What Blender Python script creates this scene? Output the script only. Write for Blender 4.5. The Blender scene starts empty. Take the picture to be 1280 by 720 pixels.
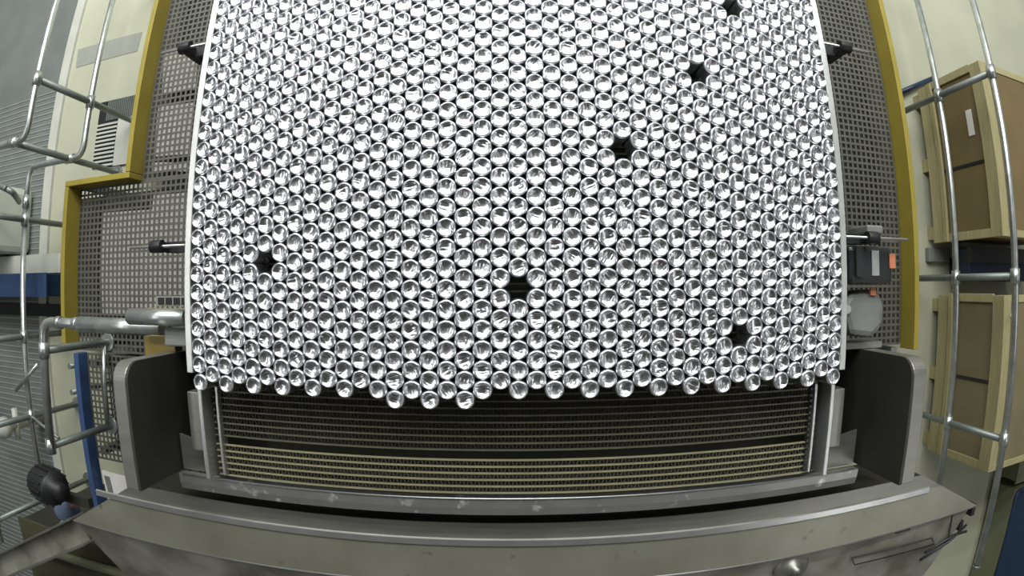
import bpy, bmesh, math, random
import numpy as np
from mathutils import Vector, Matrix
random.seed(7)
S = bpy.context.scene
COL = S.collection

# ------------------------------------------------------------------ camera, world, lamps, exposure
HC = 3.25                     # height of the camera above the floor
FPX = 665.0                   # fisheye: pixels per radian in a 1280 px wide frame
ROLL = 0.0035
cd = bpy.data.cameras.new('camera')
cam = bpy.data.objects.new('camera', cd); COL.objects.link(cam)
cam.location = (0, 0, HC); cam.rotation_euler = (0, 0, -ROLL)
cd.type = 'PANO'
cd.panorama_type = 'FISHEYE_LENS_POLYNOMIAL'
cd.sensor_fit = 'HORIZONTAL'
cd.sensor_width = 36.0; cd.sensor_height = 20.25
cd.fisheye_fov = math.radians(175)
cd.fisheye_polynomial_k0 = 0.0
cd.fisheye_polynomial_k1 = -1.0 / (FPX * 36.0 / 1280.0)
cd.fisheye_polynomial_k2 = cd.fisheye_polynomial_k3 = cd.fisheye_polynomial_k4 = 0.0
cd.clip_start = 0.02; cd.clip_end = 100
S.camera = cam

W = bpy.data.worlds.new('hall_air'); S.world = W; W.use_nodes = True
bg = W.node_tree.nodes['Background']
bg.inputs[0].default_value = (0.86, 0.92, 0.80, 1); bg.inputs[1].default_value = 0.30

def strip_lamp(x, y, z, sx, sy, power, col=(0.97, 0.98, 1.0), rot=(0, 0, 0)):
    l = bpy.data.lights.new('ceiling_or_fill_lamp', 'AREA'); l.shape = 'RECTANGLE'
    l.size = sx; l.size_y = sy; l.energy = power; l.color = col
    o = bpy.data.objects.new('ceiling_or_fill_lamp', l); COL.objects.link(o)
    o.location = (x, y, z); o.rotation_euler = rot
    return o
for ly, pw in ((7.0, 330), (5.4, 270), (3.8, 150)):
    strip_lamp(-2.3, ly, 6.3, 4.0, 0.6, pw)
    strip_lamp(2.3, ly, 6.3, 4.0, 0.6, pw * 0.8)
strip_lamp(-4.2, 0.6, 6.3, 0.35, 4.0, 60)
strip_lamp(4.2, 0.6, 6.3, 0.35, 4.0, 22)
strip_lamp(5.2, -3.0, 6.3, 0.35, 3.0, 45)  # unseen fill light added to brighten the floor at the right front
S.view_settings.view_transform = 'Standard'; S.view_settings.look = 'None'
S.view_settings.gamma = 1.0; S.view_settings.use_curve_mapping = False
S.view_settings.exposure = -0.05

# ------------------------------------------------------------------ helpers
def tag(o, label=None, cat=None, group=None, kind=None):
    if label: o['label'] = label
    if cat: o['category'] = cat
    if group: o['group'] = group
    if kind: o['kind'] = kind
    return o
def empty(name, loc, label=None, cat=None, group=None):
    o = bpy.data.objects.new(name, None); COL.objects.link(o); o.location = loc
    o.empty_display_size = 0.05
    return tag(o, label, cat, group)
def P(px, py, z):
    """point at height z on the sight line of pixel (px, py)"""
    dx, dy = px - 640.0, 360.0 - py
    r = math.hypot(dx, dy); t = math.tan(r / FPX) * (HC - z)
    c, s = math.cos(-ROLL), math.sin(-ROLL)
    X, Y = dx / r * t, dy / r * t
    return Vector((c * X - s * Y, s * X + c * Y, z))

def nmat(name, base, rough=0.5, metal=0.0, noise=0.0, scale=20.0, dark=None, stretch=None, bump=0.0,
         spec=0.5, rough_var=0.0, detail=4.0, ramp=(0.35, 0.7), spots=None):
    m = bpy.data.materials.new(name); m.use_nodes = True
    nt = m.node_tree; b = nt.nodes['Principled BSDF']; L = nt.links.new
    b.inputs['Base Color'].default_value = (*base, 1); b.inputs['Roughness'].default_value = rough
    b.inputs['Metallic'].default_value = metal; b.inputs['Specular IOR Level'].default_value = spec
    tc = nt.nodes.new('ShaderNodeTexCoord'); mp = nt.nodes.new('ShaderNodeMapping')
    L(tc.outputs['Object'], mp.inputs[0])
    if stretch: mp.inputs['Scale'].default_value = stretch
    n = nt.nodes.new('ShaderNodeTexNoise'); n.inputs['Scale'].default_value = scale; n.inputs['Detail'].default_value = detail
    L(mp.outputs[0], n.inputs['Vector'])
    cr = nt.nodes.new('ShaderNodeValToRGB'); L(n.outputs['Fac'], cr.inputs[0])
    cr.color_ramp.elements[0].position = ramp[0]; cr.color_ramp.elements[1].position = ramp[1]
    d = dark or tuple(c * 0.6 for c in base)
    lo = tuple(base[i] * (1 - noise) + d[i] * noise for i in range(3))
    cr.color_ramp.elements[0].color = (*lo, 1); cr.color_ramp.elements[1].color = (*base, 1)
    out = cr.outputs[0]
    if spots:                                   # (colour, scale, threshold) blotches of dirt or splashes
        n2 = nt.nodes.new('ShaderNodeTexNoise'); n2.inputs['Scale'].default_value = spots[1]; n2.inputs['Detail'].default_value = 3
        L(tc.outputs['Object'], n2.inputs['Vector'])
        r2 = nt.nodes.new('ShaderNodeValToRGB'); L(n2.outputs['Fac'], r2.inputs[0])
        r2.color_ramp.elements[0].position = spots[2]; r2.color_ramp.elements[1].position = spots[2] + 0.08
        mx = nt.nodes.new('ShaderNodeMix'); mx.data_type = 'RGBA'
        L(r2.outputs[0], mx.inputs[0]); L(out, mx.inputs[6]); mx.inputs[7].default_value = (*spots[0], 1)
        out = mx.outputs[2]
    L(out, b.inputs['Base Color'])
    if rough_var:
        mr = nt.nodes.new('ShaderNodeMapRange'); L(n.outputs['Fac'], mr.inputs[0])
        mr.inputs[3].default_value = rough - rough_var; mr.inputs[4].default_value = rough + rough_var
        L(mr.outputs[0], b.inputs['Roughness'])
    if bump:
        bp = nt.nodes.new('ShaderNodeBump'); bp.inputs['Strength'].default_value = bump; bp.inputs['Distance'].default_value = 0.004
        L(n.outputs['Fac'], bp.inputs['Height']); L(bp.outputs[0], b.inputs['Normal'])
    return m

class MB:
    """collects solids, then builds ONE mesh object"""
    def __init__(s): s.bm = bmesh.new(); s.slot = 0
    def _add(s, vs, fs, smooth=False):
        v = [s.bm.verts.new(p) for p in vs]
        for f in fs:
            fc = s.bm.faces.new([v[i] for i in f]); fc.smooth = smooth; fc.material_index = s.slot
        return v
    def hexa(s, p):                              # 4 bottom + 4 top points
        s._add(p, [(3, 2, 1, 0), (4, 5, 6, 7), (0, 1, 5, 4), (1, 2, 6, 5), (2, 3, 7, 6), (3, 0, 4, 7)]); return s
    def box(s, x0, x1, y0, y1, z0, z1):
        return s.hexa([(x0, y0, z0), (x1, y0, z0), (x1, y1, z0), (x0, y1, z0), (x0, y0, z1), (x1, y0, z1), (x1, y1, z1), (x0, y1, z1)])
    def prism(s, poly, z0, z1):                  # poly counter-clockwise in xy
        n = len(poly)
        s._add([(x, y, z0) for x, y in poly] + [(x, y, z1) for x, y in poly],
               [tuple(range(n - 1, -1, -1)), tuple(range(n, 2 * n))] + [(i, (i + 1) % n, n + (i + 1) % n, n + i) for i in range(n)]); return s
    def extrude_x(s, poly, x0, x1):              # poly of (y, z), counter-clockwise seen from +x
        n = len(poly)
        s._add([(x0, y, z) for y, z in poly] + [(x1, y, z) for y, z in poly],
               [tuple(range(n - 1, -1, -1)), tuple(range(n, 2 * n))] + [(i, (i + 1) % n, n + (i + 1) % n, n + i) for i in range(n)]); return s
    def tube(s, pts, r, seg=12, fillet=0.0, cap=True):
        pts = [Vector(p) for p in pts]
        path = [pts[0]]
        for i in range(1, len(pts) - 1):
            a, b, c = pts[i - 1], pts[i], pts[i + 1]
            u, w = (a - b).normalized(), (c - b).normalized()
            if fillet > 0:
                p0, p1 = b + u * fillet, b + w * fillet
                for k in range(7):
                    t = k / 6
                    path.append((1 - t) ** 2 * p0 + 2 * t * (1 - t) * b + t * t * p1)
            else: path.append(b)
        path.append(pts[-1])
        rings = []; t0 = (path[1] - path[0]).normalized()
        up = Vector((0, 0, 1)) if abs(t0.z) < 0.9 else Vector((1, 0, 0))
        n = t0.cross(up).normalized()
        for i, p in enumerate(path):
            t = ((path[min(i + 1, len(path) - 1)] - path[max(i - 1, 0)])).normalized()
            n = (n - t * n.dot(t)).normalized(); b = t.cross(n)
            rings.append([s.bm.verts.new(p + r * (math.cos(2 * math.pi * k / seg) * n + math.sin(2 * math.pi * k / seg) * b)) for k in range(seg)])
        for i in range(len(rings) - 1):
            for k in range(seg):
                f = s.bm.faces.new([rings[i][k], rings[i][(k + 1) % seg], rings[i + 1][(k + 1) % seg], rings[i + 1][k]]); f.smooth = True; f.material_index = s.slot
        if cap:
            f = s.bm.faces.new(rings[0][::-1]); f.material_index = s.slot
            f = s.bm.faces.new(rings[-1]); f.material_index = s.slot
        return s
    def lathe(s, prof, seg=32, mtx=None, smooth=True):
        mtx = mtx or Matrix.Identity(4); rings = []
        for r, z in prof:
            if r < 1e-6: rings.append([s.bm.verts.new(mtx @ Vector((0, 0, z)))])
            else: rings.append([s.bm.verts.new(mtx @ Vector((r * math.cos(2 * math.pi * k / seg), r * math.sin(2 * math.pi * k / seg), z))) for k in range(seg)])
        for a, b in zip(rings, rings[1:]):
            for k in range(seg):
                q = [a[k % len(a)], a[(k + 1) % len(a)], b[(k + 1) % len(b)], b[k % len(b)]]
                u = []
                for v in q:
                    if v not in u: u.append(v)
                if len(u) > 2: f = s.bm.faces.new(u); f.smooth = smooth; f.material_index = s.slot
        return s
    def build(s, name, mats, parent=None, bevel=0.0, kind=None, label=None):
        bmesh.ops.recalc_face_normals(s.bm, faces=s.bm.faces)
        me = bpy.data.meshes.new(name); 
        if parent is not None and parent.type == 'EMPTY' or parent is not None:
            off = world_loc(parent); bmesh.ops.translate(s.bm, verts=s.bm.verts, vec=-off)
        s.bm.to_mesh(me); s.bm.free()
        for m in (mats if isinstance(mats, (list, tuple)) else [mats]): me.materials.append(m)
        o = bpy.data.objects.new(name, me); COL.objects.link(o)
        if parent is not None: o.parent = parent
        if bevel:
            bv = o.modifiers.new('bevel', 'BEVEL'); bv.width = bevel; bv.segments = 2; bv.limit_method = 'ANGLE'
        return tag(o, label, None, None, kind)
def world_loc(o):
    v = Vector(o.location)
    while o.parent is not None: o = o.parent; v += Vector(o.location)
    return v

# ------------------------------------------------------------------ materials
M = {}
M['floor'] = nmat('painted_concrete', (0.45, 0.46, 0.33), 0.55, noise=0.5, scale=2.2, dark=(0.35, 0.355, 0.26), detail=8, spots=((0.40, 0.40, 0.31), 1.3, 0.66))
M['hall'] = nmat('hall_paint', (0.36, 0.36, 0.37), 0.7, noise=0.3, scale=0.8)
M['ceil'] = nmat('dark_roof_sheet', (0.15, 0.15, 0.155), 0.7, noise=0.4, scale=0.8)
M['deck'] = nmat('grey_deck', (0.17, 0.19, 0.17), 0.5, noise=0.5, scale=3)
M['deck_rib'] = nmat('worn_rib', (0.42, 0.45, 0.40), 0.4, metal=0.3, noise=0.4, scale=6)
M['white'] = nmat('white_paint', (0.52, 0.53, 0.45), 0.45, noise=0.3, scale=5)
M['galv'] = nmat('galvanised_pipe', (0.62, 0.66, 0.62), 0.33, metal=0.85, noise=0.5, scale=14, rough_var=0.1)
M['galv_dark'] = nmat('dull_grey_pipe', (0.26, 0.29, 0.26), 0.45, metal=0.6, noise=0.4, scale=10)
M['steel'] = nmat('stainless_steel', (0.315, 0.315, 0.27), 0.42, metal=0.75, noise=0.5, scale=5, stretch=(1, 6, 6), rough_var=0.06, dark=(0.23, 0.23, 0.195))
M['steel_dirty'] = nmat('stained_stainless', (0.52, 0.52, 0.43), 0.42, metal=0.6, noise=0.8, scale=3.0, dark=(0.15, 0.135, 0.085), detail=6, ramp=(0.38, 0.62), rough_var=0.1)
M['steel_light'] = nmat('brushed_strip', (0.66, 0.67, 0.63), 0.35, metal=0.85, noise=0.3, scale=9)
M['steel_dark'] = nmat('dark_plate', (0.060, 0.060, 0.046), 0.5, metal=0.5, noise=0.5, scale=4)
M['black'] = nmat('black_rubber', (0.012, 0.012, 0.012), 0.5, noise=0.3)
M['blackpaint'] = nmat('black_paint', (0.02, 0.022, 0.022), 0.35, noise=0.4, scale=12)
M['grey_cast'] = nmat('grey_casting', (0.23, 0.24, 0.21), 0.5, metal=0.2, noise=0.5, scale=8)
M['yellow'] = nmat('yellow_paint', (0.31, 0.25, 0.035), 0.5, noise=0.4, scale=5, dark=(0.22, 0.175, 0.025))
M['blue'] = nmat('blue_paint', (0.042, 0.085, 0.19), 0.45, noise=0.4, scale=6)
M['navy'] = nmat('navy_plastic', (0.010, 0.030, 0.065), 0.4, noise=0.4, scale=5)
M['navy_lid'] = nmat('navy_paint', (0.022, 0.05, 0.115), 0.45, noise=0.4, scale=5)
M['olive'] = nmat('olive_paint', (0.18, 0.19, 0.11), 0.5, noise=0.4, scale=5)
M['grille'] = nmat('grille_metal', (0.125, 0.125, 0.10), 0.5, metal=0.3, noise=0.5, scale=6)
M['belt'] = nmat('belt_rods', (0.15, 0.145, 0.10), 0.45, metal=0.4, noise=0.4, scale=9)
M['belt_lit'] = nmat('lit_belt_rods', (0.36, 0.34, 0.20), 0.45, metal=0.3, noise=0.4, scale=9)  # belt rods lightened to paint the lit front band
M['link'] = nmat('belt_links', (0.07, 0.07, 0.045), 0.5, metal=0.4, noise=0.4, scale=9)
M['pine'] = nmat('pine_batten', (0.40, 0.36, 0.185), 0.6, noise=0.6, scale=5, stretch=(14, 1, 14), dark=(0.27, 0.235, 0.11))
M['ply'] = nmat('brown_board', (0.17, 0.125, 0.05), 0.65, noise=0.5, scale=4, dark=(0.12, 0.09, 0.035))
M['ply_grey'] = nmat('greyish_board', (0.20, 0.17, 0.085), 0.65, noise=0.5, scale=4, dark=(0.14, 0.12, 0.06))
M['paper'] = nmat('paper', (0.7, 0.69, 0.62), 0.7, noise=0.1)
M['panel'] = nmat('lit_floor_panel', (0.82, 0.79, 0.72), 0.6, noise=0.2, scale=4)
M['orange'] = nmat('orange_sticker', (0.55, 0.20, 0.09), 0.5, noise=0.1)
M['brass'] = nmat('brown_paint', (0.30, 0.22, 0.04), 0.45, noise=0.4, scale=8)
M['splash'] = nmat('deadplate_steel', (0.40, 0.40, 0.37), 0.4, metal=0.7, noise=0.4, scale=8, spots=((0.80, 0.80, 0.74), 13.0, 0.62))
M['pale'] = nmat('pale_plastic', (0.52, 0.56, 0.48), 0.45, noise=0.2, scale=4)

def aluminium(name, rough, aniso):
    m = bpy.data.materials.new(name); m.use_nodes = True
    nt = m.node_tree; b = nt.nodes['Principled BSDF']
    b.inputs['Base Color'].default_value = (0.90, 0.91, 0.93, 1); b.inputs['Metallic'].default_value = 1.0
    b.inputs['Roughness'].default_value = rough
    if aniso:
        b.inputs['Anisotropic'].default_value = aniso
        t = nt.nodes.new('ShaderNodeTangent'); t.direction_type = 'UV_MAP'; t.uv_map = 'grain'
        nt.links.new(t.outputs[0], b.inputs['Tangent'])
        tc = nt.nodes.new('ShaderNodeUVMap'); tc.uv_map = 'grain'
        oi = nt.nodes.new('ShaderNodeObjectInfo'); ad = nt.nodes.new('ShaderNodeVectorMath'); ad.operation = 'MULTIPLY_ADD'
        nt.links.new(oi.outputs['Random'], ad.inputs[0]); ad.inputs[1].default_value = (37.0, 53.0, 11.0); nt.links.new(tc.outputs[0], ad.inputs[2])
        mp = nt.nodes.new('ShaderNodeMapping'); mp.inputs['Scale'].default_value = (0.55, 2.6, 1)
        n = nt.nodes.new('ShaderNodeTexNoise'); n.inputs['Scale'].default_value = 1.0; n.inputs['Detail'].default_value = 3.0
        bp = nt.nodes.new('ShaderNodeBump'); bp.inputs['Strength'].default_value = 1.0; bp.inputs['Distance'].default_value = 0.0055
        nt.links.new(ad.outputs[0], mp.inputs[0]); nt.links.new(mp.outputs[0], n.inputs['Vector'])
        nt.links.new(n.outputs['Fac'], bp.inputs['Height']); nt.links.new(bp.outputs[0], b.inputs['Normal'])
    return m
M['can'] = aluminium('can_aluminium', 0.26, 0)
M['dome'] = aluminium('dome_aluminium', 0.22, 0.6)

# ------------------------------------------------------------------ setting: floor
fl = MB().box(-9, 9, -6, 8, -0.2, 0).build('floor', M['floor']); tag(fl, kind='structure')
for nm, bx_ in (('ceiling', (-9, 9, -6, 8, 6.6, 6.8)), ('wall_left', (-9.2, -9, -6, 8, 0, 6.6)), ('wall_right', (9, 9.2, -6, 8, 0, 6.6)),
                ('wall_back', (-9, 9, 8, 8.2, 0, 6.6)), ('wall_front', (-9, 9, -6.2, -6, 0, 6.6))):
    tag(MB().box(*bx_).build(nm, M['ceil' if nm == 'ceiling' else 'hall']), kind='structure')
# grey ribbed steel deck on the left with a white edge strip
MB().box(-8.5, -3.98, -3.5, 4.5, 0.0, 0.006).build('deck_plate', M['deck'], fl)
b = MB()
y = -3.0
while y < 1.75:
    b.box(-6.6, -4.0, y - 0.004, y + 0.004, 0.006, 0.012); y += 0.05
b.build('deck_rib', M['deck_rib'], fl, kind='stuff')
t1 = MB().box(-3.975, -3.86, -3.0, 5.0, 0.0, 0.03).build('trim_1', M['white']); tag(t1, kind='structure')
# darker grey strip on the pale floor, and a trench drain let into it
MB().prism([tuple(P(95, 85, 0.0).xy), tuple(P(172, 64, 0.0).xy), tuple(P(178, 40, 0.0).xy), tuple(P(98, 62, 0.0).xy)], 0.0, 0.004).build('floor_patch', nmat('grey_patch', (0.30, 0.31, 0.26), 0.6, noise=0.2), fl)
dp = MB().box(-3.34, -2.92, 0.955, 1.52, 0.0, 0.008).build('drain_pit', M['blackpaint'], fl)
for k in range(11):
    yy = 0.965 + k * 0.034
    MB().box(-3.33, -3.09, yy, yy + 0.016, 0.0085, 0.02).build('drain_bar', M['white'], dp)
MB().box(-3.085, -2.92, 0.955, 1.34, 0.0085, 0.02).build('drain_cover', M['white'], dp)
b = MB()
for k in range(14): b.box(-3.24 + k * 0.022, -3.228 + k * 0.022, 1.345, 1.515, 0.0085, 0.016)
b.build('drain_mesh', M['galv_dark'], dp, kind='stuff')

# ------------------------------------------------------------------ the can conveyor
ZT = HC - 1.686        # top of the cans
ZB = ZT - 0.1228       # belt surface
cv = empty('can_conveyor', (0, 0, 0), 'wide stainless can conveyor with a rod mesh belt carrying the silver cans', 'conveyor')
bed = MB().box(-1.30, 1.30, -0.80, 2.4, 0.0, ZB - 0.16).build('machine_bed', M['steel_dark'], cv)
def belt(y0, y1, rod_name, link_name, rod_mat, link_mat, ylink):
    b = MB(); y = y0
    while y < y1:
        b.box(-1.165, 1.185, y - 0.0028, y + 0.0028, ZB - 0.008, ZB); y += 0.0254
    b.build(rod_name, rod_mat, cv, kind='stuff')
    b = MB(); y = y0; j = 0
    while y < ylink:
        x = -1.16
        while x < 1.18:
            dx = 0.004 if (int(round((x + 1.16) / 0.0135)) + j) % 2 else -0.004
            b.hexa([(x - .0009 - dx, y, ZB - .012), (x + .0009 - dx, y, ZB - .012), (x + .0009 + dx, y + .0254, ZB - .012), (x - .0009 + dx, y + .0254, ZB - .012),
                    (x - .0009 - dx, y, ZB - .002), (x + .0009 - dx, y, ZB - .002), (x + .0009 + dx, y + .0254, ZB - .002), (x - .0009 + dx, y + .0254, ZB - .002)])
            x += 0.0135
        y += 0.0254; j += 1
    b.build(link_name, link_mat, cv, kind='stuff')
belt(-0.735, -0.60, 'lit_belt_rod', 'lit_belt_link', M['belt_lit'], M['belt'], -0.61)      # front of the belt, its lit band painted as paler rods
belt(-0.57, 1.95, 'belt_rod', 'belt_link', M['belt'], M['link'], -0.25)                       # rest of the belt, its shade painted as darker rods
MB().box(-1.16, 1.17, -0.36, 2.3, ZB - 0.10, ZB - 0.03).build('belt_support', M['steel_dark'], cv)
# side guides along the belt
for sx, xo in ((-1, -1.185), (1, 1.222)):
    MB().box(min(xo - sx * 0.008, xo + sx * 0.022), max(xo - sx * 0.008, xo + sx * 0.022), -0.31, 1.9, ZB - 0.03, ZB + 0.105).build('side_guide', M['steel_light'], cv, bevel=0.003)
    MB().box(xo - 0.010, xo + 0.010, -0.74, -0.372, ZB - 0.05, ZB + 0.06).build('guide_end', M['steel_light'], cv, bevel=0.003)
    MB().box(xo - sx * 0.055 - 0.006, xo - sx * 0.055 + 0.006, -0.73, -0.372, ZB - 0.03, ZB + 0.02).build('wear_strip', M['steel_light'], cv, bevel=0.002)
    bx = xo + sx * 0.06
    bp = MB().box(bx - 0.03, bx + 0.03, -0.64, -0.40, ZB - 0.15, ZB + 0.02).build('guide_bracket', M['steel'], cv, bevel=0.004)
b = MB()
for k in range(15): b.box(1.145, 1.158, -0.72 + k * 0.023, -0.709 + k * 0.023, ZB + 0.0, ZB + 0.012)
b.build('guide_rack', M['blackpaint'], cv, kind='stuff')
# dead plate in front of the belt and its dark end pocket
MB().extrude_x([(-0.832, ZB - 0.05), (-0.762, ZB - 0.05), (-0.762, ZB - 0.005), (-0.80, ZB - 0.008), (-0.832, ZB - 0.018)], -1.385, 1.45).build('dead_plate', M['splash'], cv, bevel=0.002)
MB().tube([(-1.36, -0.758, ZB - 0.002), (1.42, -0.758, ZB - 0.002)], 0.0035, 8).build('edge_wire', M['steel_light'], cv)
for sx, x0, x1 in ((-1, -1.385, -1.20), (1, 1.22, 1.45)):
    MB().prism([(x0, -0.755), (x1, -0.755), (x1, -0.64), (x0, -0.60)] if sx < 0 else [(x0, -0.755), (x1, -0.755), (x1, -0.60), (x0, -0.64)], ZB - 0.06, ZB - 0.05).build('corner_plate', M['steel'], cv)
# guide rods with black clamps, two on each side
for (sx, yy, x0, x1, xc) in ((-1, 0.165, -1.209, -1.52, -1.37), (-1, 0.985, -1.209, -1.46, -1.33), (1, 0.19, 1.246, 1.60, 1.40), (1, 0.985, 1.246, 1.50, 1.37)):
    rod = MB().tube([(x0, yy, ZT - 0.05), (x1, yy, ZT - 0.05)], 0.006, 10).build('guide_rod', M['steel_light'], cv)
    c = MB(); c.tube([(xc - .028, yy, ZT - 0.05), (xc + .028, yy, ZT - 0.05)], 0.026, 12)
    c.box(xc - 0.02, xc + 0.02, yy - 0.018, yy + 0.018, ZT - 0.20, ZT - 0.05)
    c.box(min(xc, x0), max(xc, x0), yy - 0.022, yy + 0.022, ZT - 0.125, ZT - 0.105)
    c.build('clamp', M['black'], rod, bevel=0.002)
# side frames with rounded rear corner: dark inside plate and a bent flange of bare steel
def rounded(y0, y1, z0, z1, r):
    pts = [(y0, z0), (y1, z0)]
    for k in range(9):
        a = math.pi / 2 * k / 8
        pts.append((y1 - r + r * math.cos(a), z1 - r + r * math.sin(a)))
    pts.append((y0, z1)); return pts
for sx, xi, xo in ((-1, -1.395, -1.475), (1, 1.475, 1.56)):
    prof = rounded(-0.76, -0.265, 0.45, HC - 1.56, 0.07)
    MB().extrude_x(prof, min(xi, xi + sx * 0.012), max(xi, xi + sx * 0.012)).build('side_plate', M['steel_dark'], cv)
    MB().extrude_x(prof, min(xi + sx * 0.013, xo), max(xi + sx * 0.013, xo)).build('side_flange', M['steel'], cv, bevel=0.004)
MB().prism([(1.565, -0.78), (1.70, -0.84), (1.62, -0.55), (1.565, -0.50)], 1.28, 1.33).build('gusset', M['steel'], cv)
# drive shaft stub and bearing block, left
MB().tube([(-1.30, -0.115, 1.40), (-1.62, -0.115, 1.40)], 0.035, 16).build('drive_shaft', M['galv'], cv)
bb = MB().box(-1.44, -1.27, -0.235, -0.16, 1.25, 1.38).build('bearing_block', M['grey_cast'], cv, bevel=0.008)
MB().tube([(-1.24, -0.16, 1.34), (-1.285, -0.16, 1.34)], 0.055, 16).build('bearing_cap', M['blackpaint'], bb)
MB().box(-1.62, -1.44, -0.30, -0.205, 1.24, 1.30).build('yellow_foot', M['brass'], cv, bevel=0.004)
sl = MB().box(-1.58, -1.22, -0.075, -0.03, 1.24, 1.255).build('slotted_bar', M['steel'], cv)
for k in range(7): MB().box(-1.565 + k * 0.046, -1.53 + k * 0.046, -0.068, -0.037, 1.2555, 1.258).build('slot', M['black'], sl)
MB().tube([(-1.62, -0.088, 1.27), (-1.24, -0.088, 1.27)], 0.006, 8).build('yellow_rod', M['yellow'], cv)

# ------------------------------------------------------------------ drive unit on the right
dr = empty('drive_unit', (1.42, 0.0, 1.22), 'black drive motor on a grey gearbox beside the right belt edge', 'motor')
MB().box(1.315, 1.56, 0.01, 0.163, 1.24, 1.46).build('motor_housing', M['blackpaint'], dr, bevel=0.02)
MB().box(1.435, 1.475, 0.045, 0.145, 1.461, 1.466).build('rating_plate', M['galv'], dr, label='grey rating plate')
MB().box(1.345, 1.385, 0.04, 0.16, 1.4605, 1.475).build('cooling_rib', M['blackpaint'], dr)
MB().box(1.535, 1.568, 0.075, 0.135, 1.462, 1.468).build('sticker', M['orange'], dr, label='orange sticker')
MB().box(1.43, 1.52, 0.215, 0.25, 1.30, 1.45).build('terminal_box', M['grey_cast'], dr, bevel=0.008)
b = MB(); b.prism([(1.37, -0.02), (1.33, -0.06), (1.345, -0.13), (1.37, -0.20), (1.50, -0.215), (1.555, -0.17), (1.565, -0.08), (1.53, -0.01)][::-1], 1.24, 1.40)
b.build('gearbox', M['grey_cast'], dr, bevel=0.03)
MB().box(1.31, 1.35, -0.24, 0.0, 1.22, 1.40).build('gear_cover', M['black'], dr, bevel=0.01)
MB().tube([(1.345, -0.09, 1.36), (1.345, -0.09, 1.412)], 0.018, 12).build('bolt_head', M['galv'], dr)
MB().tube([(1.325, -0.14, 1.37), (1.325, -0.14, 1.412)], 0.012, 10).build('bolt_head', M['galv'], dr)
MB().box(1.47, 1.50, -0.035, -0.005, 1.401, 1.412).build('sticker', M['orange'], dr, label='red-orange sticker')
MB().box(1.33, 1.60, -0.262, -0.235, 1.22, 1.34).build('base_bar', M['steel'], dr)

# ------------------------------------------------------------------ raised mesh walkways with painted edge plates
ZM = 0.50
ZF = HC - 2.615
def grille(name, parent, polys, pitch=0.040, w=0.0145):
    b = MB()
    for (x0, x1, y0, y1) in polys:
        nx = int(round((x1 - x0) / pitch)); ny = int(round((y1 - y0) / pitch))
        for i in range(nx + 1):
            x = x0 + (x1 - x0) * i / nx; b.box(x - w / 2, x + w / 2, y0, y1, ZM - 0.004, ZM)
        for i in range(ny + 1):
            y = y0 + (y1 - y0) * i / ny; b.box(x0, x1, y - w / 2, y + w / 2, ZM - 0.003, ZM + 0.001)
    return b.build(name, M['grille'], parent, kind='stuff')
def legs(parent, pts):
    for x, y in pts: MB().box(x - .025, x + .025, y - .025, y + .025, 0.0, ZM - 0.006).build('leg', M['galv_dark'], parent)
gl = empty('mesh_walkway', (-2.3, 0.7, 0), 'steel mesh walkway with a stepped yellow edge left of the cans', 'walkway')
grille('mesh', gl, [(-2.93, -1.60, -0.40, 0.675), (-2.325, -1.60, 0.69, 2.30)])
MB().box(-2.375, -2.335, 0.722, 2.34, ZM - 0.01, ZF).build('edge_plate', M['yellow'], gl, bevel=0.004)
MB().box(-2.97, -2.335, 0.682, 0.72, ZM - 0.01, ZF).build('edge_plate', M['yellow'], gl, bevel=0.004)
MB().box(-2.97, -2.93, -0.40, 0.680, ZM - 0.01, ZF).build('edge_plate', M['yellow'], gl, bevel=0.004)
legs(gl, [(-2.88, -0.38), (-2.88, 0.695), (-1.70, 0.695), (-1.70, 2.32), (-2.28, 2.32)])
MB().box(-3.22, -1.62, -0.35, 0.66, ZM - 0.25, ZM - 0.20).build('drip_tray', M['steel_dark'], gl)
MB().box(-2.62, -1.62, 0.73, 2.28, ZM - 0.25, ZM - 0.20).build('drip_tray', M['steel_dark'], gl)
wp = MB(); wp.prism([tuple(P(x, y, ZM - .05).xy) for x, y in ((128, 266), (190, 262), (192, 244), (240, 240), (240, 392), (128, 392))][::-1], ZM - .06, ZM - .05)  # pale sheets added under the mesh to paint the floor as brightly lit
wp.build('lit_floor_panel', M['panel'], gl)
for qd in (((206, 66), (248, 60), (244, 112), (202, 116)), ((198, 134), (242, 128), (238, 192), (192, 196)), ((190, 203), (236, 203), (236, 214), (190, 214))):
    wp = MB(); wp.prism([tuple(P(x, y, ZM - .05).xy) for x, y in qd][::-1], ZM - .06, ZM - .05); wp.build('lit_floor_panel', M['panel'], gl)
g2 = empty('mesh_walkway', (-2.5, -0.9, 0), 'lower left steel mesh walkway with a blue edge plate behind the steel side plate', 'walkway')
grille('mesh', g2, [(-2.84, -1.90, -1.15, -0.43)])
MB().box(-2.90, -2.85, -1.54, -0.42, ZM - 0.01, ZM + 0.09).build('edge_plate', M['blue'], g2, bevel=0.004)
legs(g2, [(-2.80, -1.10), (-2.80, -0.5), (-1.96, -0.5), (-1.96, -1.10)])
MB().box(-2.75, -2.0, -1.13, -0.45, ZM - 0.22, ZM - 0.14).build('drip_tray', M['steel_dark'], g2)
zn = ZM + 0.012
sg = empty('notice_plate', (-2.3, -1.1, ZM), 'white plate with a grey stripe lying on the lower left mesh', 'sign')
q = [P(127, 588, zn), P(157, 596, zn), P(162, 622, zn), P(135, 624, zn)]
MB().prism([tuple(p.xy) for p in q][::-1], ZM + 0.0015, zn).build('plate', M['paper'], sg)
q = [P(130, 594, zn), P(137, 596, zn), P(142, 616, zn), P(136, 618, zn)]
MB().prism([tuple(p.xy) for p in q][::-1], zn + 0.0005, zn + 0.0015).build('stripe', M['grey_cast'], sg)
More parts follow.
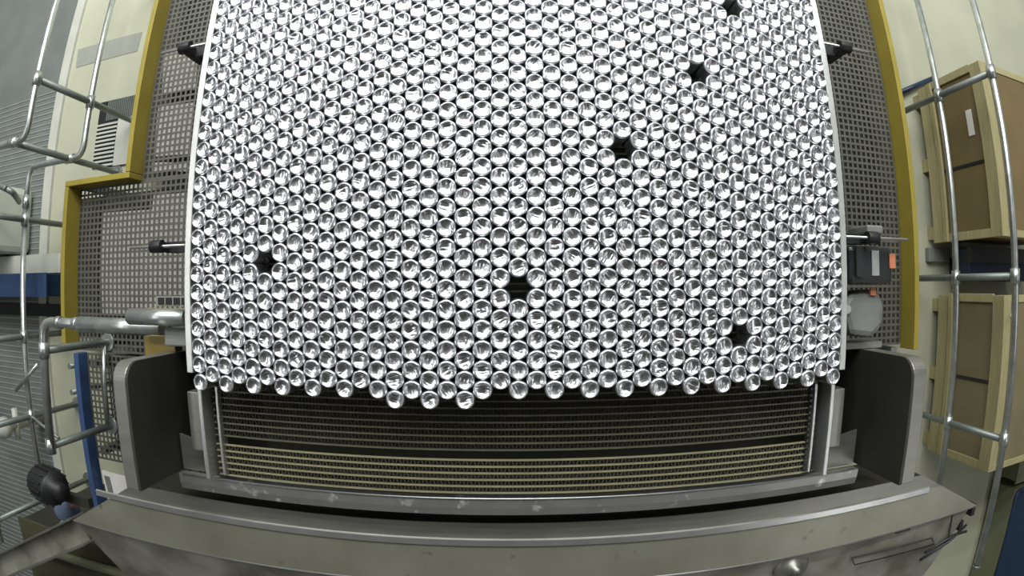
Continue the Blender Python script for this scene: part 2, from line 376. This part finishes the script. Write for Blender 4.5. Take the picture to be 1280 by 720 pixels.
gr = empty('mesh_walkway', (2.1, 0.7, 0), 'steel mesh walkway with a long yellow edge right of the cans', 'walkway')
grille('mesh', gr, [(1.62, 2.46, -0.36, 2.30)])
MB().box(2.475, 2.515, -0.39, 2.34, ZM - 0.01, ZF).build('edge_plate', M['yellow'], gr, bevel=0.004)
legs(gr, [(2.42, -0.41), (2.42, 2.32), (1.7, -0.41), (1.7, 2.32)])
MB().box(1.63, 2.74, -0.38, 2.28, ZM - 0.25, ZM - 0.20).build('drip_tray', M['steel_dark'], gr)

# ------------------------------------------------------------------ front table and apron
ZP = HC - 1.90
tb = empty('front_table', (0, -1.0, 0), 'long worn stainless table across the front of the conveyor with a raised rib', 'table')
MB().prism([(-1.90, -0.985), (2.12, -0.985), (1.96, -0.90), (-1.75, -0.90)], ZP - 0.006, ZP).build('table_top', M['steel'], tb)
MB().prism([(-2.27, -1.19), (2.48, -1.17), (2.12, -0.985), (-1.90, -0.985)], ZP - 0.006, ZP).build('front_shelf', nmat('worn_shelf_steel', (0.36, 0.36, 0.28), 0.45, metal=0.6, noise=0.6, scale=4, dark=(0.25, 0.245, 0.18), spots=((0.20, 0.19, 0.13), 9.0, 0.66)), tb)
MB().hexa([(-1.76, -0.915, ZP - .3), (1.95, -0.915, ZP - .3), (1.95, -0.90, ZP - .3), (-1.76, -0.90, ZP - .3), (-1.76, -0.915, ZP - .007), (1.95, -0.915, ZP - .007), (1.95, -0.90, ZP - .007), (-1.76, -0.90, ZP - .007)]).build('back_skirt', M['steel_dark'], tb)
MB().extrude_x([(-1.003, ZP + 0.001), (-0.968, ZP + 0.001), (-0.972, ZP + 0.010), (-0.998, ZP + 0.010)], -2.02, 2.02).build('raised_rib', M['steel_light'], tb)
MB().tube([(-2.27, -1.193, ZP - 0.004), (2.48, -1.173, ZP - 0.004)], 0.006, 8).build('front_lip', M['steel_light'], tb)
MB().hexa([(-2.20, -1.62, ZP - .26), (2.30, -1.62, ZP - .15), (2.42, -1.21, ZP - .10), (-2.27, -1.21, ZP - .08),
           (-2.20, -1.62, ZP - .25), (2.30, -1.62, ZP - .14), (2.42, -1.18, ZP - .012), (-2.27, -1.20, ZP - .012)]).build('apron', M['steel_dirty'], tb)
for (x, y, z, s) in ((2.475, -1.20, ZP - 0.05, 0.035), (2.44, -1.30, ZP - 0.09, 0.03)):
    MB().hexa([(x - .02, y - s, z - .05), (x + .012, y - s, z - .05), (x + .012, y + s, z - .05), (x - .02, y + s, z - .05),
               (x - .02, y - s, z + .04), (x + .012, y - s, z + .04), (x + .012, y + s, z + .04), (x - .02, y + s, z + .04)]).build('end_cap', M['black'], tb, bevel=0.004)
MB().tube([P(1191, 643, ZP - .015), P(1184, 680, ZP - .06)], 0.004, 6).build('apron_seam', M['steel_dark'], tb)
for x0, x1 in ((-2.1, -2.0), (1.85, 1.95)):
    MB().box(x0, x1, -1.195, -1.16, 0.0, ZP - 0.006).build('leg', M['steel_dark'], tb)
q = P(988, 706, ZP - 0.06)
kb = MB(); kb.lathe([(0.0, 0.105), (0.016, 0.105), (0.020, 0.08), (0.034, 0.075), (0.036, 0.06), (0.070, 0.055), (0.088, 0.045), (0.092, 0.0), (0.0, 0.0)], 24, Matrix.Translation((q.x, q.y, ZP - 0.085)))
kb.build('clamp_knob', M['steel'], tb)
q = P(395, 708, ZP - 0.06)
kb = MB(); kb.lathe([(0.0, 0.05), (0.02, 0.05), (0.024, 0.035), (0.05, 0.03), (0.055, 0.0), (0.0, 0.0)], 20, Matrix.Translation((q.x, q.y, ZP - 0.10)))
kb.build('clamp_knob', nmat('rust', (0.16, 0.09, 0.05), 0.7, noise=0.5, scale=30), tb, label='rusty brown clamp knob')
b = MB()
b.tube([P(1065, 697, ZP - .055), P(1165, 672, ZP - .055), P(1168, 680, ZP - .055), P(1068, 706, ZP - .055), P(1065, 697, ZP - .055)], 0.004, 6)
b.build('latch_frame', M['steel_dark'], tb)
for i in range(2):
    MB().tube([P(1150 + 6 * i, 700 - 9 * i, ZP - .06), P(1187 + 5 * i, 676 - 7 * i, ZP - .05), P(1208, 656 + 8 * i, ZP - .045)], 0.008, 8).build('cable', M['blackpaint'], tb)
# slanting channel at the lower left
ch = empty('channel_beam', (-2.7, -1.45, 0), 'dirty stainless channel beam slanting away at the lower left corner', 'beam')
A, B = Vector((-2.30, -1.20, ZP)), Vector((-3.45, -1.78, ZP)); n = Vector((0.45, -0.89, 0))
def bar(a, c, w, z0, z1, nn=n): return MB().hexa([(*(a).xy, z0), (*(c).xy, z0), (*(c + nn * w).xy, z0), (*(a + nn * w).xy, z0), (*(a).xy, z1), (*(c).xy, z1), (*(c + nn * w).xy, z1), (*(a + nn * w).xy, z1)])
bar(A, B, 0.14, ZP - 0.07, ZP - 0.06).build('channel_web', M['steel_dirty'], ch)
bar(A - n * 0.012, B - n * 0.012, 0.011, ZP - 0.12, ZP).build('channel_flange', M['steel'], ch)
bar(A + n * 0.141, B + n * 0.141, 0.011, ZP - 0.12, ZP).build('channel_flange', M['steel'], ch)
MB().box(-2.36, -2.30, -1.36, -1.25, 0.0, ZP - 0.12).build('leg', M['steel_dark'], ch)
su = empty('sump_tank', (-2.6, -2.1, 0), 'dark grimy sump tank below the channel beam at the lower left corner', 'tank')
MB().box(-3.42, -1.7, -2.7, -1.59, 0.0, 0.93).build('tank_body', M['steel_dark'], su, bevel=0.01)
MB().box(-3.44, -1.68, -2.72, -1.57, 0.93, 0.95).build('tank_lid', nmat('grimy_olive', (0.07, 0.07, 0.035), 0.5, noise=0.6, scale=5), su, bevel=0.004)
MB().tube([(-3.2, -1.75, 0.985), (-1.9, -1.68, 0.985)], 0.03, 12).build('tank_pipe', M['olive'], su)
# motor at the lower left
mo = empty('electric_motor', (-2.5, -1.05, 1.2), 'black round electric motor between the pipe rail and blue bar, lower left', 'motor')
mx = Matrix.Translation((-2.66, -1.07, 1.24)) @ Matrix.Rotation(math.radians(78), 4, 'Y')
MB().lathe([(0, 0), (0.085, 0), (0.098, 0.015), (0.10, 0.03), (0.10, 0.20), (0.09, 0.22), (0.05, 0.23), (0.05, 0.30), (0, 0.30)], 28, mx).build('motor_body', M['black'], mo)
MB().lathe([(0, -0.001), (0.02, -0.001), (0.024, -0.012), (0, -0.014)], 16, mx).build('shaft_hub', M['galv'], mo)
b = MB()
for k in range(14):
    a = 2 * math.pi * k / 14
    c = mx @ Matrix.Rotation(a, 4, 'Z')
    b.hexa([c @ Vector(v) for v in ((.098, -.004, .04), (.112, -.004, .04), (.112, .004, .04), (.098, .004, .04), (.098, -.004, .19), (.112, -.004, .19), (.112, .004, .19), (.098, .004, .19))])
b.build('cooling_fin', M['blackpaint'], mo)
MB().box(-2.50, -2.285, -1.185, -1.13, 1.15, 1.19).build('motor_bracket', M['steel_dark'], mo)
va = empty('blue_valve', (-2.42, -1.2, 1.0), 'pale blue valve body with a rusty spindle below the black motor', 'valve')
q = P(80, 637, 1.05)
MB().lathe([(0, 0), (.07, 0), (.085, .02), (.085, .10), (.06, .13), (0, .13)], 20, Matrix.Translation((q.x, q.y, 0.96))).build('valve_body', nmat('pale_blue', (0.17, 0.22, 0.33), 0.5, noise=0.4), va)
MB().tube([(q.x + .06, q.y + .03, 1.05), P(106, 630, 1.05), P(109, 634, 1.05)], 0.012, 8).build('spindle', nmat('rust_pipe', (0.28, 0.12, 0.08), 0.6, noise=0.4), va)
MB().tube([(q.x, q.y, 0.98), (q.x, q.y - 0.05, 1.02), (q.x, q.y - 0.13, 1.205)], 0.02, 10).build('valve_pipe', M['galv_dark'], va)

# ------------------------------------------------------------------ pipe railings
RP = 0.024
def fitting(p, axis, parent, r=0.034, l=0.045):
    a = Vector(axis) * l
    MB().tube([Vector(p) - a, Vector(p) + a], r, 12).build('pipe_fitting', M['galv'], parent)
def post(x, y, parent, ztop=1.10, z0=0.0):
    MB().tube([(x, y, z0), (x, y, ztop - 0.03)], RP, 12).build('post', M['galv_dark'], parent)
    MB().tube([(x, y, z0), (x, y, z0 + 0.012)], 0.06, 16).build('base_flange', M['galv'], parent)
# right
rr = empty('pipe_railing', (2.98, 0, 0), 'grey pipe railing running along the wooden crates on the right', 'railing')
MB().tube([(2.98, 2.9, 1.10), (2.98, -1.78, 1.10)], RP, 12).build('top_rail', M['galv'], rr)
MB().tube([(2.98, 2.9, 0.55), (2.98, -1.70, 0.55)], RP, 12).build('mid_rail', M['galv'], rr)
for yy in (1.33, 0.06, -0.93, 2.5):
    post(2.98, yy, rr); fitting((2.98, yy, 1.10), (0, 1, 0), rr); fitting((2.98, yy, 0.55), (0, 1, 0), rr)
MB().tube([(2.98, -1.79, 1.10), (2.98, -1.81, 1.10)], 0.03, 12).build('end_cap', M['galv_dark'], rr)
# upper left, turning outwards
ra = empty('pipe_railing', (-2.9, 1.3, 0), 'shiny pipe railing at the upper left whose rails bend outwards at an elbow', 'railing')
MB().tube([(-2.90, 2.9, 1.10), (-2.90, 0.90, 1.10), (-5.2, 0.90, 1.10)], RP, 12, fillet=0.10).build('top_rail', M['galv'], ra)
MB().tube([(-2.90, 2.9, 0.55), (-2.90, 0.90, 0.55), (-3.54, 0.90, 0.55), (-3.54, 0.60, 0.55)], RP, 12, fillet=0.10).build('mid_rail', M['galv'], ra)
for yy in (1.29, 2.45):
    post(-2.90, yy, ra); fitting((-2.90, yy, 1.10), (0, 1, 0), ra); fitting((-2.90, yy, 0.55), (0, 1, 0), ra)
post(-3.04, 0.90, ra); fitting((-3.04, 0.90, 1.10), (1, 0, 0), ra); fitting((-3.04, 0.90, 0.55), (1, 0, 0), ra)
fitting((-3.54, 0.64, 0.55), (0, 1, 0), ra)
# far left
rb = empty('pipe_railing', (-3.54, -0.5, 0), 'thin grey pipe railing along the ribbed deck at the far left', 'railing')
MB().tube([(-3.54, 0.59, 0.55), (-3.54, -1.75, 0.55)], RP, 12).build('mid_rail', M['galv'], rb)
MB().tube([(-3.54, 0.52, 1.10), (-3.54, -1.75, 1.10)], RP, 12).build('top_rail', M['galv'], rb)
for yy in (0.51, -0.34, -0.93, -1.58):
    post(-3.54, yy, rb); fitting((-3.54, yy, 1.10), (0, 1, 0), rb); fitting((-3.54, yy, 0.55), (0, 1, 0), rb)
MB().tube([(-3.52, -0.93, 0.56), (-3.2, -1.05, 0.56)], 0.012, 8).build('stay', M['galv'], rb)
# short one with the thick top pipe
rc = empty('pipe_railing', (-2.6, -0.5, 0), 'short pipe railing with a thick shiny pipe reaching to the machine, left', 'railing')
MB().tube([(-1.70, -0.185, 1.10), (-2.61, -0.178, 1.10), (-2.65, -0.93, 1.10)], 0.028, 14, fillet=0.08).build('top_rail', M['galv'], rc)
MB().tube([(-1.66, -0.185, 1.10), (-2.28, -0.182, 1.10)], 0.042, 14).build('pipe_sleeve', M['galv'], rc)
for x in (-2.30, -2.46): fitting((x, -0.181, 1.10), (1, 0, 0), rc, 0.036, 0.02)
MB().tube([(-2.62, -0.32, 0.55), (-2.65, -0.90, 0.55)], 0.016, 12).build('mid_rail', M['galv'], rc)
for x, yy in ((-2.62, -0.34), (-2.655, -0.90)):
    post(x, yy, rc, 1.10, ZM + 0.002); fitting((x, yy, 1.10), (0, 1, 0), rc)
for yy in (-0.52, -0.70):
    MB().tube([(-3.0, yy, 0.0), (-3.0, yy, 0.55)], 0.02, 10).build('baluster', M['galv_dark'], rc)
MB().tube([P(48, 455, 0.6), P(20, 488, 0.6)], 0.016, 10).build('brace', M['galv'], rc)

# ------------------------------------------------------------------ things on the left deck
bx = empty('junction_box', (-4.1, 1.25, 0), 'small pale junction box with a yellow knob on the upper left rail', 'box')
q = P(7, 167, 1.16)
MB().box(q.x - .13, q.x + .05, q.y - .06, q.y + .06, 1.126, 1.19).build('box_body', M['pale'], bx, bevel=0.008)
MB().tube([(q.x, q.y + .04, 1.19), (q.x, q.y + .04, 1.205)], 0.018, 10).build('knob', M['yellow'], bx)
bx.location = (0, 0, 0)
tk = empty('pale_tank', (-4.6, 0.7, 0), 'pale green-grey tank standing behind the left railing', 'tank')
MB().box(-5.4, -4.12, 0.30, 0.86, 0.012, 0.62).build('tank_body', M['pale'], tk, bevel=0.06)
MB().box(-5.3, -4.22, 0.38, 0.78, 0.62, 0.65).build('tank_lid', M['pale'], tk, bevel=0.02)
ho = MB(); ho.tube([P(-20, 225, 0.72), P(2, 233, 0.72), P(16, 240, 0.70), P(24, 252, 0.5)], 0.025, 10, fillet=0.08)
tag(ho.build('black_hose', M['galv_dark']), 'dark hose curving over the pale tank at the left edge', 'hose')
be = empty('white_beam', (-4.2, 0.22, 0), 'white painted beam lying across the deck above the blue crate', 'beam')
MB().box(-5.6, -3.45, 0.16, 0.25, 0.012, 0.20).build('beam_web', M['white'], be, bevel=0.004)
MB().box(-5.6, -3.45, 0.13, 0.28, 0.20, 0.215).build('beam_flange', M['white'], be)
bc = empty('blue_skip', (-4.3, -0.05, 0), 'dark blue steel box on black skids at the left edge', 'box')
MB().box(-5.4, -3.42, -0.05, 0.12, 0.10, 0.40).build('box_body', M['navy'], bc, bevel=0.006)
MB().box(-5.4, -3.40, -0.055, 0.125, 0.40, 0.415).build('box_lid', M['navy_lid'], bc)
MB().box(-5.4, -3.45, -0.22, -0.12, 0.012, 0.06).build('skid', M['black'], bc)
MB().box(-5.4, -3.45, -0.05, 0.10, 0.012, 0.10).build('skid', M['black'], bc)
lv = empty('wheel_valve', (-4.4, -0.8, 0), 'small pale hand valve standing on the ribbed deck, lower left', 'valve')
q = P(3, 535, 0.5); 
MB().lathe([(0, 0), (.05, 0), (.05, .42), (.09, .44), (.09, .50), (.04, .54), (0, .55)], 16, Matrix.Translation((q.x, q.y, 0.012))).build('valve_body', M['white'], lv)
MB().tube([(q.x + .02, q.y + .14, 0.35), (q.x + .02, q.y - .12, 0.35)], 0.03, 10).build('valve_pipe', M['white'], lv)

# ------------------------------------------------------------------ wooden crates, right
def crate(name, label, x0, x1, y0, y1, h, board, seams, paper):
    c = empty(name, ((x0 + x1) / 2, (y0 + y1) / 2, 0), label, 'crate')
    for yy in (y0 + 0.08, (y0 + y1) / 2, y1 - 0.08):
        MB().box(x0 + .02, x1 - .02, yy - 0.05, yy + 0.05, 0.0, 0.09).build('skid', M['pine'], c)
    MB().box(x0 + .03, x1 - .03, y0 + .03, y1 - .03, 0.09, h - 0.03).build('crate_body', board, c)
    ys = [y0 + .035] + seams + [y1 - .035]
    for a, d in zip(ys, ys[1:]):
        MB().box(x0 + .018, x0 + .029, a + .005, d - .005, 0.20, h - 0.12).build('side_board', board, c)
    MB().box(x0, x0 + .028, y0, y1, 0.09, 0.20).build('bottom_batten', M['pine'], c, bevel=0.003)
    MB().box(x0 - .012, x0 + .014, y0 + .0, y1, 0.215, 0.26).build('bottom_batten', M['pine'], c, bevel=0.003)
    MB().box(x0, x0 + .028, y0, y1, h - 0.12, h - 0.03).build('top_batten', M['pine'], c, bevel=0.003)
    MB().box(x0 + .0, x0 + .09, y0, y1, h - 0.03, h - 0.005).build('lid_batten', M['pine'], c, bevel=0.003)
    MB().box(x0 + .13, x0 + .17, y0 + .06, y1, h - 0.03, h).build('lid_batten', M['pine'], c, bevel=0.003)
    MB().box(x0 + .10, x1, y0 + .05, y1 - .05, h - 0.029, h - 0.012).build('lid', board, c)
    for a in (y0, y1 - 0.05):
        MB().box(x0 + .03, x1, a, a + 0.05, h - 0.12, h - 0.004).build('end_batten', M['pine'], c, bevel=0.003)
        MB().box(x0 + .001, x0 + .029, a, a + 0.06, 0.20, h - 0.12).build('corner_batten', M['pine'], c, bevel=0.003)
    for s in seams[:1]:
        MB().box(x0 + .012, x0 + .0175, s - .012, s + .012, 0.22, h - 0.13).build('seam_shadow_strip', M['blackpaint'], c)  # black strip: a board seam, and on the lower crate a painted batten shadow
    if paper:
        MB().box(x0 + .012, x0 + .017, paper[0], paper[1], paper[2], paper[3]).build('paper_label', M['paper'], c)
    return c
crate('wooden_crate', 'upper wooden crate with brown board sides and a white paper label, right', 3.22, 4.5, 0.33, 1.56, 0.83, M['ply'], [0.86], (1.06, 1.25, 0.58, 0.64))
crate('wooden_crate', 'lower wooden crate with greyish board sides, nearer the blue drum', 3.26, 4.4, -1.28, -0.06, 0.80, M['ply_grey'], [-0.66], None)
dk = empty('floor_trolley', (3.8, 0.14, 0), 'dark blue-black trolley wedged between the two wooden crates', 'trolley')
MB().box(3.42, 4.6, 0.04, 0.29, 0.10, 0.30).build('trolley_body', M['navy'], dk, bevel=0.01)
MB().box(3.40, 4.6, 0.18, 0.30, 0.30, 0.36).build('trolley_rail', M['blackpaint'], dk)
for x in (3.52, 4.3):
    MB().tube([(x, 0.10, 0.05), (x, 0.22, 0.05)], 0.05, 14).build('wheel', M['black'], dk)
bk = MB(); bk.box(3.2, 3.46, 0.19, 0.30, 0.001, 0.05)
tag(bk.build('grey_block', M['grey_cast'], bevel=0.006), 'low grey block on the floor beside the end of the upper crate', 'block')
tb2 = MB(); tb2.tube([P(1120, 118, .04), P(1166, 98, .04)], 0.022, 10)
tag(tb2.build('blue_tube', M['navy']), 'short dark blue tube resting behind the upper end of the upper crate', 'tube')
st = empty('lifting_fork', (3.9, -0.2, 0), 'black lifting fork with a white rope hanging by the lower crate lid', 'fork')
MB().box(3.60, 4.5, -0.20, -0.04, 0.80, 0.83).build('fork_plate', M['black'], st)
MB().tube([P(1268, 384, .85), P(1263, 396, .85)], 0.008, 8).build('rope', M['paper'], st)

# cabinet and drum at the lower right
ob = empty('olive_bin', (4.9, -2.4, 0), 'low olive-sided bin full of navy blue sheeting at the lower right edge', 'bin')
for (x0, x1, y0, y1) in ((4.40, 4.43, -3.2, -1.78), (5.6, 5.63, -3.2, -1.78), (4.43, 5.6, -1.81, -1.78), (4.43, 5.6, -3.2, -3.17)):
    MB().box(x0, x1, y0, y1, 0.02, 0.33).build('side_panel', M['olive'], ob, bevel=0.004)
MB().box(4.42, 5.61, -3.19, -1.79, 0.0, 0.02).build('bin_floor', M['olive'], ob)
b = MB(); b.tube([(4.42, -3.18, 0.335), (4.42, -1.80, 0.335), (5.6, -1.80, 0.335)], 0.02, 10, fillet=0.08); b.build('rim', M['navy'], ob)
MB().box(4.44, 5.59, -3.16, -1.82, 0.22, 0.30).build('blue_sheeting', M['navy'], ob, bevel=0.03)
oc = empty('olive_box', (4.9, -1.5, 0), 'olive box behind the navy-filled bin at the right edge', 'box')
MB().box(4.42, 5.5, -1.72, -1.32, 0.0, 0.30).build('box_body', M['olive'], oc, bevel=0.01)
MB().box(4.40, 5.52, -1.735, -1.31, 0.30, 0.32).build('box_lid', M['olive'], oc, bevel=0.004)

# ------------------------------------------------------------------ the cans
RAD = 0.0327
PX_, PY_ = 0.05790, 0.06575
SEG = 36
body_prof = [(.0322, 0.0), (RAD, .002), (RAD, .1105), (.0324, .1140), (.0317, .1165), (.0306, .1187), (.0294, .1203), (.0281, .1215), (.0270, .1221), (.0263, .1222), (.0257, .1216), (.0253, .1200)]
dome_prof = [(.0253, .1200), (.0249, .1188), (.0243, .1185)] + [(r, .1120 + .0065 * (r / .0243) ** 2) for r in (.0225, .0200, .0170, .0135, .0095, .0050)] + [(0, .1120)]
def lathe_np(prof, seg):
    vs, fs, ring = [], [], []
    for r, z in prof:
        if r == 0: ring.append([len(vs)]); vs.append((0, 0, z))
        else:
            ring.append(list(range(len(vs), len(vs) + seg)))
            vs += [(r * math.cos(2 * math.pi * k / seg), r * math.sin(2 * math.pi * k / seg), z) for k in range(seg)]
    for a, b in zip(ring, ring[1:]):
        for k in range(seg):
            if len(b) == 1: fs.append((a[k], a[(k + 1) % seg], b[0]))
            else: fs.append((a[k], a[(k + 1) % seg], b[(k + 1) % seg], b[k]))
    return vs, fs
bv, bf = lathe_np(body_prof, SEG); dv, df = lathe_np(dome_prof, SEG)
def mk(name, vs, fs, mats, uvs=None, mi=None):
    me = bpy.data.meshes.new(name); me.from_pydata(vs, [], fs); 
    for m in mats: me.materials.append(m)
    me.polygons.foreach_set('use_smooth', [True] * len(fs))
    if mi is not None: me.polygons.foreach_set('material_index', mi)
    if uvs is not None:
        uv = me.uv_layers.new(name='grain')
        li = np.empty(len(me.loops), dtype=np.int32); me.loops.foreach_get('vertex_index', li)
        uv.data.foreach_set('uv', np.asarray(uvs, dtype=np.float32)[li].ravel())
    me.update(); return me
body_me = mk('can_body', bv, bf, [M['can']])
dome_me = mk('base_dome', dv, df, [M['dome']], [(v[0] * 30, v[1] * 30) for v in dv])

GAPS = {(0, 0.0): 'middle', (13, -2.5): 'lower right', (-15, 1.5): 'left', (6, 7.0): 'upper middle', (11, 11.5): 'upper right', (14, 16.0): 'top edge'}
DIRS = [((0, 1), 'straight up'), ((0, -1), 'straight down'), ((1, .5), 'up and right'), ((1, -.5), 'down and right'), ((-1, .5), 'up and left'), ((-1, -.5), 'down and left')]
sites = []
for nn in range(-20, 21):
    off = 0.5 if nn % 2 else 0.0
    lo = -5.5 if nn in (-7, -5, -3) else (-4.5 if nn % 2 else -5.0)
    m_ = lo
    while m_ < 20.6:
        if (nn, m_) not in GAPS: sites.append((nn, m_))
        m_ += 1.0
site_set = set(sites)
def site_xy(nn, m_):
    x = 0.0203 + nn * PX_; y = m_ * PY_
    if nn < -2: y += 0.0006 * (nn + 2)
    return x, y
labels = {}
for i, nn in enumerate((-7, -5, -3)):
    labels[(nn, -5.5)] = ('left', 'middle', 'right')[i] + ' one of three silver cans jutting out of the front edge of the sheet'
ordn = ['first', 'second', 'third', 'fourth', 'fifth', 'sixth', 'seventh', 'eighth', 'ninth', 'tenth', 'eleventh', 'twelfth']
labels[(-6, -5.0)] = 'silver can tucked between the left and middle jutting cans'
labels[(-4, -5.0)] = 'silver can tucked between the middle and right jutting cans'
for k, nn in enumerate(range(-2, 21, 2)): labels[(nn, -5.0)] = f'front-edge silver can, {ordn[k]} to the right of the three jutting cans'
for k, nn in enumerate(range(-8, -21, -2)): labels[(nn, -5.0)] = f'front-edge silver can, {ordn[k]} to the left of the three jutting cans'
for k in (1, 2, 3, 4, 5, 6):
    for (gn, gm), gl_ in GAPS.items():
        if gn == 14: continue
        for (dn, dm), w in DIRS:
            s_ = (gn + dn * k, gm + dm * k)
            x_, y_ = site_xy(*s_); r_ = math.hypot(x_, y_); t_ = math.atan(r_ / 1.686) * FPX
            if s_ in site_set and s_ not in labels and abs(y_ / max(r_, 1e-6) * t_) < 340:
                labels[s_] = f'upturned silver can, {ordn[k - 1]} one {w} from the {gl_} empty gap'
chosen = set(labels)
for s_ in sorted(sites, key=lambda s: math.hypot(*site_xy(*s))):
    if len(chosen) >= 300: break
    chosen.add(s_)
rng = np.random.default_rng(3)
base = None
for s_ in sites:
    if s_ not in chosen: continue
    x, y = site_xy(*s_)
    if base is None:
        r = empty('drink_can', (x, y, ZB + .0006)); 
        cb = bpy.data.objects.new('can_body', body_me); COL.objects.link(cb); cb.parent = r
        cdm = bpy.data.objects.new('base_dome', dome_me); COL.objects.link(cdm); cdm.parent = r
        base = (r, cb, cdm)
    else:
        r = base[0].copy(); COL.objects.link(r); r.location = (x, y, ZB + .0006)
        for ch_ in base[1:]:
            c = ch_.copy(); COL.objects.link(c); c.parent = r
    r.rotation_euler = (0, 0, rng.uniform(0, 2 * math.pi))
    tag(r, labels.get(s_, 'upturned shiny silver can well inside the sheet, away from gaps and edges'), 'can', 'upturned silver cans on the belt')
rest = [s_ for s_ in sites if s_ not in chosen]
cv_ = np.array(bv + dv); cf = [list(f) for f in bf] + [[i + len(bv) for i in f] for f in df]
ua = np.array([(v[0] * 30, v[1] * 30) for v in bv + dv])
AV, AF, AU, AM = [], [], [], []
mi1 = [0] * len(bf) + [1] * len(df)
for k, s_ in enumerate(rest):
    x, y = site_xy(*s_); a = rng.uniform(0, 2 * math.pi); c, s = math.cos(a), math.sin(a)
    v = cv_.copy(); v[:, 0], v[:, 1] = c * cv_[:, 0] - s * cv_[:, 1] + x, s * cv_[:, 0] + c * cv_[:, 1] + y
    v[:, 2] += ZB + .0006; AV.append(v); AU.append(ua + np.array([k * 7.31 % 60, k * 3.77 % 60])); o_ = k * len(cv_)
    AF += [tuple(i + o_ for i in f) for f in cf]; AM += mi1
me = mk('outer_drink_cans', np.concatenate(AV).tolist(), AF, [M['can'], M['dome']], np.concatenate(AU), AM)
o = bpy.data.objects.new('outer_drink_cans', me); COL.objects.link(o)
tag(o, 'outer rows of upturned silver cans towards the back and both sides of the sheet', 'cans', None, 'stuff')
